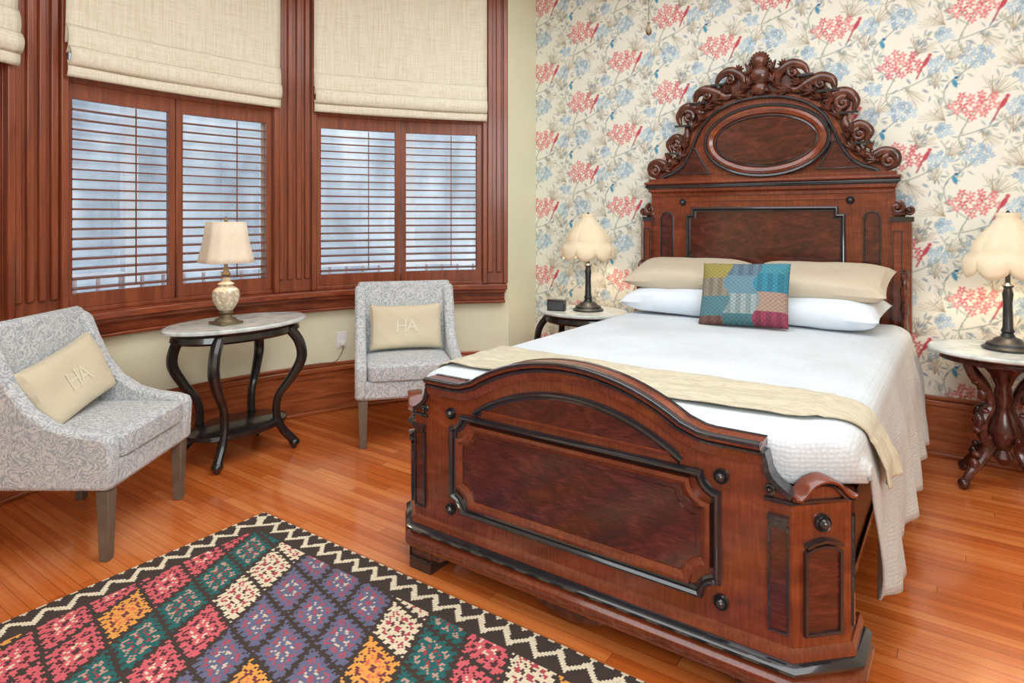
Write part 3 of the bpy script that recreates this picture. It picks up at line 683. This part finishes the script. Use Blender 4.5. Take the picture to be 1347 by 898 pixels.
mb.ell((0,y-.02,2.505),(.058,.05,.058)); mb.ell((0,y-.02,2.41),(.065,.045,.07)); mb.ell((0,y-.02,2.32),(.05,.035,.05))
part('crest',mb,['dark','black'],head,'dark carved scroll and shell cresting')

# ---- mattress, bedspread, throw
def tlink(name,mb,mats,label,cat,loc,**kw):
    grp=kw.pop('group',None)
    o=part(name,mb,mats,None,None,loc=loc,**kw); tag(o,label,cat,grp); return o
mb=MB(); mb.box(-.68,.74,.13,2.52,.30,.785); tlink('mattress',mb,['pillowwhite'],'thick white mattress on the carved bed','mattress',(BX,BY,0),bevel=.05)
def sm(a,b,x): t=max(0,min(1,(x-a)/(b-a))); return t*t*(3-2*t)
def surf(s,y,hemf,off=0):
    g=1 if s>=0 else -1; a=abs(s); hw=.765 if g>0 else .68
    tz=.803-.015*max(0,(.20-y)/.14)**2
    rr=.065+off
    out=.075 if g>0 else 0.0
    if a<.6: x=a/.6*hw; z=tz+off+.003*math.sin(x*7+y*5)*math.sin(y*6)
    elif a<.72:
        an=(a-.6)/.12*math.pi/2
        x=hw+(rr+out*.6)*math.sin(an); z=tz+off-rr*(1-math.cos(an))
    else:
        t=(a-.72)/.28
        x=hw+rr+out*(.6+.4*min(1,t*3)); z=None
    y2=y+.75*max(0,min(x,.90)-.72)*(1-sm(.1,.9,y))
    if z is None:
        zt=tz+off-rr; hem=hemf(y2); z=zt-(zt-hem)*t
        w=sm(.22,.50,y2)*t
        x+=w*(.026*math.sin(y2*17+2*math.sin(y2*3)+1.5)+.012*math.sin(y2*31+4*t)+.035)
        if g<0: x-=.02*w
    return (g*x,y2,z)
def spf(u,v):
    s=-1+2*u
    fl=max(0,(.06-v)/.06); vv=max(0,(v-.06)/.94)
    y=.068+2.39*vv
    def hemf(y2):
        h=.668-.455*sm(.19,.42,y2)+.020*math.sin(y2*7)
        return max(h,.45) if s<0 else h
    x,y2,z=surf(s,y,hemf)
    ax=abs(x); low=.640 if ax<.70 else .668
    z=z+(min(z,low)-z)*fl**1.2
    y2-=(.012*math.sin(fl*math.pi)+ (.03*math.sin(fl*math.pi*.5) if ax>.68 else 0)*0)
    return (x,y2,z)
mb=MB(); mb.grid(140,180,spf)
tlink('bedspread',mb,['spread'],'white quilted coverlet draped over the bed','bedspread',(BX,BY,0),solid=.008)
def thf(u,v):
    s=-.76+1.64*u; w=u
    y0=.125+.11*w+.015*math.sin(w*9); y1=.54-.03*w+.012*math.sin(w*11)
    y=y0+(y1-y0)*v
    p_=surf(s,y,lambda y2:.50+.03*math.sin(y2*9),.016)
    wr=abs(math.sin(v*6+w*9+2*math.sin(w*5)))**2+.6*abs(math.sin(v*11-w*16))+.4*abs(math.sin(v*5+w*40))
    k=1 if abs(s)<.60 else 0
    return (p_[0]+(.006+.004*math.sin(v*14) if abs(s)>.72 else 0),p_[1],p_[2]+.006*wr*k)
mb=MB(); mb.grid(150,50,thf)
tlink('throw_blanket',mb,['throw'],'champagne throw blanket laid across the bed foot','blanket',(BX,BY,0),solid=.006)
def pillowmb(w,h,t,n=26,seed=0,pinch=.05,pw=.42):
    mb=MB(); rr=random.Random(seed); ph=[rr.uniform(0,6) for _ in range(4)]
    def S(u,v,sg):
        x=w/2*u*(1-pinch*abs(u)**3*(1-v*v)); z=h/2*v*(1-pinch*1.6*abs(v)**3*(1-u*u))
        e=max(0,(1-u**4))*max(0,(1-v**4)); th=t/2*e**pw
        th*=1+.05*math.sin(u*4+ph[0]+v*2)+.04*math.sin(v*5+ph[1]-u*3)+.015*math.sin(u*13+ph[2]+v*9)
        return (x,sg*th,z)
    mb.grid(n,n,lambda a,b:S(-1+2*a,-1+2*b,-1)); mb.grid(n,n,lambda a,b:S(-1+2*a,-1+2*b,1))
    return mb,S
grp='pillows stacked against the headboard'
mb,_=pillowmb(.76,.46,.16,seed=1); wp=tlink('pillow',mb,['pillowwhite'],'white cotton pillow lying flat under a beige pillow','pillow',(BX-.37,BY+2.19,.908),rot=(rad(-85),0,rad(2)),group=grp)
w2=dup(wp); w2.location=(BX+.40,BY+2.17,.908); w2.rotation_euler=(rad(-84),0,rad(-3))
mb,_=pillowmb(.78,.46,.15,seed=5); bp=tlink('pillow',mb,['beige'],'beige satin pillow stacked on a white pillow','pillow',(BX-.39,BY+2.29,1.065),rot=(rad(-77),0,rad(1)),group=grp)
b2=dup(bp); b2.location=(BX+.41,BY+2.27,1.065); b2.rotation_euler=(rad(-75),0,rad(-2))
mb,_=pillowmb(.50,.39,.13,n=73,seed=9,pinch=.03)
pc=tlink('patchwork_cushion',mb,['patch'],'patchwork cushion of teal, olive, red and grey squares','cushion',(BX+.08,BY+1.90,.995),rot=(rad(-25),rad(-2),rad(3)))
me=pc.data; at=me.color_attributes.new('paint','FLOAT_COLOR','CORNER')
pp=[[(146,134,70),(88,108,124),(66,130,146)],[(126,118,104),(98,130,144),(50,118,138)],[(80,118,126),(132,146,146),(156,130,116)],[(112,78,72),(70,110,116),(130,56,76)]]
buf=[]
for pgn in me.polygons:
    c=pgn.center; i=min(2,max(0,int((c.x/.50+.5)*3+.12*math.sin(c.z*30)))); j=min(3,max(0,int((.5-c.z/.39)*3.4+.15*i)))
    q=pp[j][i]; fx_=((c.x/.50+.5)*3)%1; fz_=((.5-c.z/.39)*3.4)%1
    k=1+.14*((int(fx_*12)+int(fz_*10))%2-.5)+.14*(int(fx_*6)%2-.5)*((i+j)%2)
    buf+= [lin(min(255,q[0]*k)),lin(min(255,q[1]*k)),lin(min(255,q[2]*k)),1]*pgn.loop_total
at.data.foreach_set('color',buf)

# ---------------------------------------------------------------- ARMCHAIRS (front = -y)
def cushion_box(mb,x0,x1,y0,y1,z0,z1,puff=.02):
    m=10; seg=20; vs=[]
    def sp(c,e): return math.copysign(abs(c)**e,c)
    for i in range(m+1):
        ph=-math.pi/2+math.pi*i/m
        for j in range(seg*2):
            th=2*math.pi*j/(seg*2)
            u=sp(math.cos(ph),.25)*sp(math.cos(th),.18); v=sp(math.cos(ph),.25)*sp(math.sin(th),.18); w=sp(math.sin(ph),.25)
            vs.append(((x0+x1)/2+(x1-x0)/2*u,(y0+y1)/2+(y1-y0)/2*v,(z0+z1)/2+(z1-z0)/2*w+(puff*(1-u*u)*(1-v*v) if w>0 else 0)))
    s2=seg*2
    mb.add(vs,[(i*s2+j,i*s2+(j+1)%s2,(i+1)*s2+(j+1)%s2,(i+1)*s2+j) for i in range(m) for j in range(s2)],0)
CG='pair of grey paisley armchairs by the bay windows'
ch=thing('armchair','grey paisley armchair with sloping arms and beige cushion','armchair',(0,0,0),0,CG)
mb=MB(); mb.box(-.325,.325,-.27,.30,.30,.42); part('seat_frame',mb,['uphol'],ch,bevel=.02)
mb=MB(); cushion_box(mb,-.272,.272,-.285,.22,.41,.52); part('seat_cushion',mb,['uphol'],ch)
mb=MB(); bk=[(.20,.42),(.22,.60),(.24,.80),(.262,.96),(.275,.985),(.30,.99),(.33,.975),(.33,.9),(.32,.6),(.31,.31),(.20,.31)]
mb.prism(bk,-.325,.325,lambda u,v,w:(w,u,v)); part('backrest',mb,['uphol'],ch,bevel=.018)
for sx in (-1,1):
    mb=MB(); ar=[(-.275,.305),(-.285,.49),(-.275,.525),(-.22,.54),(-.12,.552),(-.02,.58),(.07,.64),(.14,.73),(.195,.84),(.235,.94),(.28,.972),(.315,.94),(.305,.305)]
    a,b=sorted((sx*.272,sx*.345)); mb.prism(ar,a,b,lambda u,v,w:(w,u,v)); part('armrest',mb,['uphol'],ch,bevel=.02)
for sx in (-1,1):
    for y0_ in (-.26,.24):
        mb=MB(); xa,xb=sorted((sx*.265,sx*.325)); mb.box(xa,xb,y0_,y0_+.055,0,.30,0,.009,.009)
        part('leg',mb,['leg'],ch,'tapered taupe wooden leg',bevel=.003)
def place(o,mx,my,face): o.location=(mx,my,0); o.rotation_euler=(0,0,math.atan2(face[1],face[0])+math.pi/2)
fa=(.753,-.658); A1=(-3.065,3.125); place(ch,A1[0],A1[1],fa)
ch2=dup(ch); fb=(.82,.58); A2=(-3.325,1.335); place(ch2,A2[0],A2[1],fb)
ch['label']='grey paisley armchair near the foot of the bed'; ch2['label']='grey paisley armchair beside the marble-topped table'
def lumbar(label,loc,face,tilt,text,roll=0,lm='letters'):
    mb,S=pillowmb(.50,.31,.12,seed=int(abs(loc[0])*100),pinch=.04)
    o=part('lumbar_cushion',mb,['lumbar'],None); tag(o,label,'cushion','beige lumbar cushions on the armchairs')
    o.location=loc; o.rotation_mode='XYZ'; o.rotation_euler=(rad(tilt),rad(roll),math.atan2(face[1],face[0])+math.pi/2)
    cu=bpy.data.curves.new('t','FONT'); cu.body=text; cu.size=.115; cu.space_character=.82; cu.align_x='CENTER'; cu.align_y='CENTER'; cu.resolution_u=3
    to=bpy.data.objects.new('t',cu); sc.collection.objects.link(to); bpy.context.view_layer.update()
    dg=bpy.context.evaluated_depsgraph_get(); me=bpy.data.meshes.new_from_object(to.evaluated_get(dg)); bpy.data.objects.remove(to)
    bm=bmesh.new(); bm.from_mesh(me)
    def bar(x0,x1,z0,z1):
        vs=[bm.verts.new((x,z,0)) for x,z in ((x0,z0),(x1,z0),(x1,z1),(x0,z1))]; bm.faces.new(vs)
    xs=[v_.co.x for v_ in bm.verts]; ys=[v_.co.y for v_ in bm.verts]; xa,xb,ya,yb=min(xs),max(xs),min(ys),max(ys); wd=xb-xa
    for cx in (xa+.006,xa+wd*.40,xa+wd*.52,xb-.008): bar(cx-.011,cx+.011,ya-.002,ya+.003)
    for cx in (xa+.006,xa+wd*.40): bar(cx-.011,cx+.011,yb-.003,yb+.002)
    for _ in range(2): bmesh.ops.subdivide_edges(bm,edges=bm.edges,cuts=1)
    bmesh.ops.triangulate(bm,faces=bm.faces); bm.to_mesh(me); bm.free()
    for vt in me.vertices:
        x,z=vt.co.x,vt.co.y; s_=S(max(-1,min(1,x/.25)),max(-1,min(1,z/.155)),-1); vt.co=(x,s_[1]-.003,z)
    me.materials.clear(); me.materials.append(M[lm]); lo=bpy.data.objects.new('letters',me); link(lo,o); lo['label']='pale printed monogram letters'
    return o
def atc(A,f,b,z,side=0): return (A[0]-f[0]*b-f[1]*side,A[1]-f[1]*b+f[0]*side,z)
lumbar('sand linen lumbar cushion with pale HA monogram upright on seat',atc(A1,fa,.13,.69),fa,-12,'HA')
lumbar('sand linen lumbar cushion with faint monogram slumped on seat',atc(A2,fb,.12,.685,-.02),fb,-20,'HA',-12,'lettersfaint')

# ---------------------------------------------------------------- TABLES
def sleg(mb,ang,a,b,rz,rs,mat,n=6):
    ca,sa=math.cos(ang),math.sin(ang)
    q=catmull([(r*a*ca,r*b*sa,z) for r,z in rz],n); k=len(q)
    rr=[np.interp(i/(k-1),[0,.25,.5,.8,1],rs) for i in range(k)]
    mb.tube(q,rr,10,mat)
def ovaltable(name,label,loc,a,b,h,legm,rot=0,th=1.25,group=None):
    t=thing(name,label,'table',loc,rot)
    mb=MB(); mb.lathe([(.97,h-.026),(1.0,h-.02),(1.0,h-.008),(.975,h)],n=48,sx=a,sy=b); part('table_top',mb,['marble'],t,'white marble oval top')
    mb=MB(); mb.lathe([(.84,h-.09),(.9,h-.075),(.88,h-.045),(.95,h-.027)],n=48,sx=a,sy=b); part('apron',mb,[legm],t)
    for k in range(4):
        an=rad([38,142,218,322][k]); mb=MB()
        sleg(mb,an,a,b,[(.84,h-.06),(1.0,h-.14),(1.04,h-.25),(.86,h-.37),(.66,h-.47),(.62,.22),(.72,.13),(.86,.07),(.92,.045)],[x*th for x in (.026,.026,.019,.021,.022)],0)
        ca,sa=math.cos(an),math.sin(an); mb.ell((.92*a*ca,.92*b*sa,.04),(.034,.034,.026)); mb.ell((.92*a*ca,.92*b*sa,.014),(.016,.016,.014))
        part('leg',mb,[legm],t)
    mb=MB(); mb.lathe([(.62,.145),(.70,.16),(.70,.185),(.62,.20)],n=40,sx=a,sy=b); part('shelf',mb,[legm],t)
    return t
tb=ovaltable('side_table','oval marble-topped table with black curved legs under window',(-3.64,2.25,0),.275,.45,.81,'ebony')
NH=.735
nt=ovaltable('nightstand','marble-topped nightstand with black legs beside the bed',(-2.39,4.33,0),.36,.28,NH,'ebony',0,1.0)
t=thing('nightstand','round marble nightstand on carved dark mahogany pedestal','table',(.17,4.34,0))
mb=MB(); mb.lathe([(.33,NH-.026),(.345,NH-.018),(.345,NH-.008),(.335,NH)],n=48,sy=.85); part('table_top',mb,['marble'],t,'white marble top')
mb=MB(); mb.lathe([(.26,NH-.07),(.29,NH-.06),(.28,NH-.045),(.31,NH-.027)],n=48,sy=.85); part('apron',mb,['darkleg'],t)
mb=MB(); mb.lathe([(.02,.12),(.05,.16),(.03,.20),(.065,.25),(.075,.31),(.045,.38),(.03,.43),(.045,.48),(.035,.54),(.06,.60),(.12,.67)],n=24); part('pedestal',mb,['darkleg'],t)
for k in range(4):
    an=rad(45+90*k); mb=MB()
    sleg(mb,an,1,.9,[(.23,NH-.06),(.19,.60),(.11,.52),(.08,.44),(.125,.36),(.13,.28),(.09,.22),(.14,.14),(.20,.09),(.24,.035)],[.022,.024,.026,.024,.020],0)
    ca,sa=math.cos(an),math.sin(an)
    mb.ell((.245*ca,.225*sa,.03),(.030,.030,.03)); mb.ell((.15*ca,.135*sa,.36),(.026,.026,.045)); mb.ell((.18*ca,.165*sa,.13),(.026,.026,.035)); mb.ell((.13*ca,.12*sa,.50),(.024,.024,.035))
    for (r_,z_,s_) in [(.16,.31,.019),(.165,.18,.018),(.11,.41,.018),(.17,.57,.018),(.21,.065,.017),(.10,.27,.02),(.12,.16,.02)]: mb.ell((r_*ca,r_*.9*sa,z_),(s_*1.3,s_*1.3,s_))
    part('leg',mb,['darkleg'],t,'carved scrolled leg')
# ---------------------------------------------------------------- LAMPS
def point(name,e,r,c=(1,.84,.66)):
    l=bpy.data.lights.new(name,'POINT'); l.energy=e; l.shadow_soft_size=r; l.color=c
    return bpy.data.objects.new(name,l)
lp=thing('table_lamp','table lamp with mercury-glass urn base and bell shade','lamp',(-3.61,2.15,.81)); lp.scale=(.93,.93,.93)
mb=MB(); mb.box(-.075,.075,-.075,.075,0,.018,0); mb.lathe([(.072,.018),(.066,.03),(.04,.045),(.03,.06),(.045,.075),(.04,.09)],n=24,mat=0)
part('lamp_base',mb,['brass'],lp,'ornate antique brass foot',bevel=.003)
mb=MB(); mb.lathe([(.035,.085),(.05,.10),(.074,.14),(.084,.18),(.078,.215),(.055,.235),(.04,.245),(.05,.258),(.028,.272),(.022,.30)],n=40,rf=lambda g,z:1+.03*math.cos(g*10)); part('lamp_body',mb,['mercury'],lp,'textured pale mercury glass urn')
mb=MB(); mb.lathe([(.018,.295),(.030,.32),(.018,.34),(.012,.37),(.010,.66),(.014,.675),(.004,.69)],n=20); part('lamp_stem',mb,['brass'],lp)
def sq(g): return 1/max(abs(math.cos(g)),abs(math.sin(g)),.80*(abs(math.cos(g))+abs(math.sin(g))))
mb=MB(); mb.lathe([(.170,.395),(.160,.43),(.143,.50),(.130,.57),(.118,.655)],n=64,rf=lambda g,z:sq(g),cap=False)
part('lamp_shade',mb,['shade1'],lp,'cream bell fabric shade',solid=.003,rot=(0,0,rad(35)))
pl_=point('lamp_bulb',3,.04); link(pl_,lp); pl_.location=(0,0,.5)
bl=thing('table_lamp','dark metal bedside lamp with scalloped cream shade, lit','lamp',(-2.35,4.34,NH),0,'pair of scalloped bedside lamps')
mb=MB(); mb.lathe([(.115,0),(.118,.012),(.10,.022),(.095,.035),(.07,.045),(.06,.06),(.035,.07),(.026,.09),(.032,.10),(.024,.12),(.021,.25),(.026,.30),(.018,.33),(.03,.345),(.012,.36),(.010,.72),(.013,.735),(.003,.75)],n=28)
part('lamp_base',mb,['bronze'],bl)
def rfn(g,z): return 1+(.055 if z<.58 else .035)*(abs(math.sin(g*4))**.6-.5)
def zfn(g,z): return (-.042*abs(math.sin(g*4))**.7 if z<.46 else (-.02*abs(math.sin(g*4)) if z<.53 else 0))
mb=MB(); mb.lathe([(.190,.425),(.203,.452),(.203,.48),(.190,.505),(.166,.525),(.165,.535),(.158,.565),(.135,.60),(.103,.64),(.074,.67),(.054,.70),(.05,.715),(.060,.735)],n=128,rf=rfn,zf=zfn,cap=False)
part('lamp_shade',mb,['shade2'],bl,'cream scalloped dome shade',solid=.003,sharp=60)
pl_=point('lamp_bulb',6,.04); link(pl_,bl); pl_.location=(0,0,.52)
br_=dup(bl); br_.location=(.19,4.36,NH)
ck=thing('desk_clock','small black bedside clock on the nightstand','clock',(-2.54,4.19,NH),rad(15))
mb=MB(); mb.box(-.07,.07,-.025,.03,0,.085); part('clock_case',mb,['ebony'],ck,bevel=.006)
mb=MB(); mb.box(-.06,.06,-.028,-.0251,.012,.073); part('clock_face',mb,['clockface'],ck)
th=24.3; P_=pol(th,R,.52)
ou=thing('power_outlet','white electrical outlet plate on the green wall','outlet',P_)
ou.rotation_euler=(0,0,math.pi/2-rad(th))
mb=MB(); mb.box(-.04,.04,-.008,.0,-.06,.06); part('wall_plate',mb,['white'],ou,bevel=.003)
mb=MB(); mb.box(-.018,.018,-.011,-.0081,.01,.042); mb.box(-.018,.018,-.011,-.0081,-.042,-.01); part('socket',mb,['white'],ou)
mb=MB(); mb.box(-.02,.02,-.04,-.0111,-.04,-.012); part('plug',mb,['white'],ou,bevel=.004)
mb=MB(); q=catmull([pol(th,R-.045,.485),pol(th-.1,R-.05,.45),pol(th-.5,R-.035,.40),pol(th-1.2,R-.03,.365),pol(th-3,R-.028,.366),pol(th-6,R-.028,.366)],8)
mb.M=(Matrix.Translation(P_)@Matrix.Rotation(math.pi/2-rad(th),4,'Z')).inverted(); mb.tube(q,.0028,6); part('power_cord',mb,['leg'],ou,'thin cord running along the baseboard')
pcn=thing('pull_chain','brass pull chain with green fob hanging from ceiling','chain',(-1.04,2.43,ZC))
mb=MB(); mb.tube([(0,0,-.0),(0,0,-1.22)],.0018,6); part('chain',mb,['brass'],pcn)
mb=MB(); mb.lathe([(.003,-1.27),(.011,-1.262),(.013,-1.25),(.006,-1.235),(.004,-1.225),(.007,-1.218),(.002,-1.21)],n=14); part('fob',mb,['brass'],pcn)

# ---------------------------------------------------------------- LIGHT
def area(name,loc,rot,sx,sy,e,c=(1,1,1)):
    l=bpy.data.lights.new(name,'AREA'); l.shape='RECTANGLE'; l.size=sx; l.size_y=sy; l.energy=e; l.color=c
    o=bpy.data.objects.new(name,l); link(o); o.location=loc; o.rotation_euler=rot; return o
area('ceiling_fill',(-.9,2.0,ZC-.05),(0,0,0),3.2,3.4,110,(.89,.96,1))  # added overhead fill to brighten the room, no actual fixture
area('room_fill',(1.6,-1.4,2.5),(rad(62),0,rad(38)),2.4,1.8,122,(.89,.96,1))  # added soft fill behind the camera, aimed at the bed
w=bpy.data.worlds.new('World'); sc.world=w; w.use_nodes=True
w.node_tree.nodes['Background'].inputs[0].default_value=(.88,.94,1,1); w.node_tree.nodes['Background'].inputs[1].default_value=2.8
# ---------------------------------------------------------------- CAMERA
cd=bpy.data.cameras.new('camera'); cam=bpy.data.objects.new('camera',cd); link(cam)
cd.sensor_width=36; cd.lens=844/1347*36; cd.shift_y=-164/1347; cd.clip_start=.05
cam.location=(0,0,1.45); cam.rotation_euler=(rad(90),0,rad(35.2)); sc.camera=cam
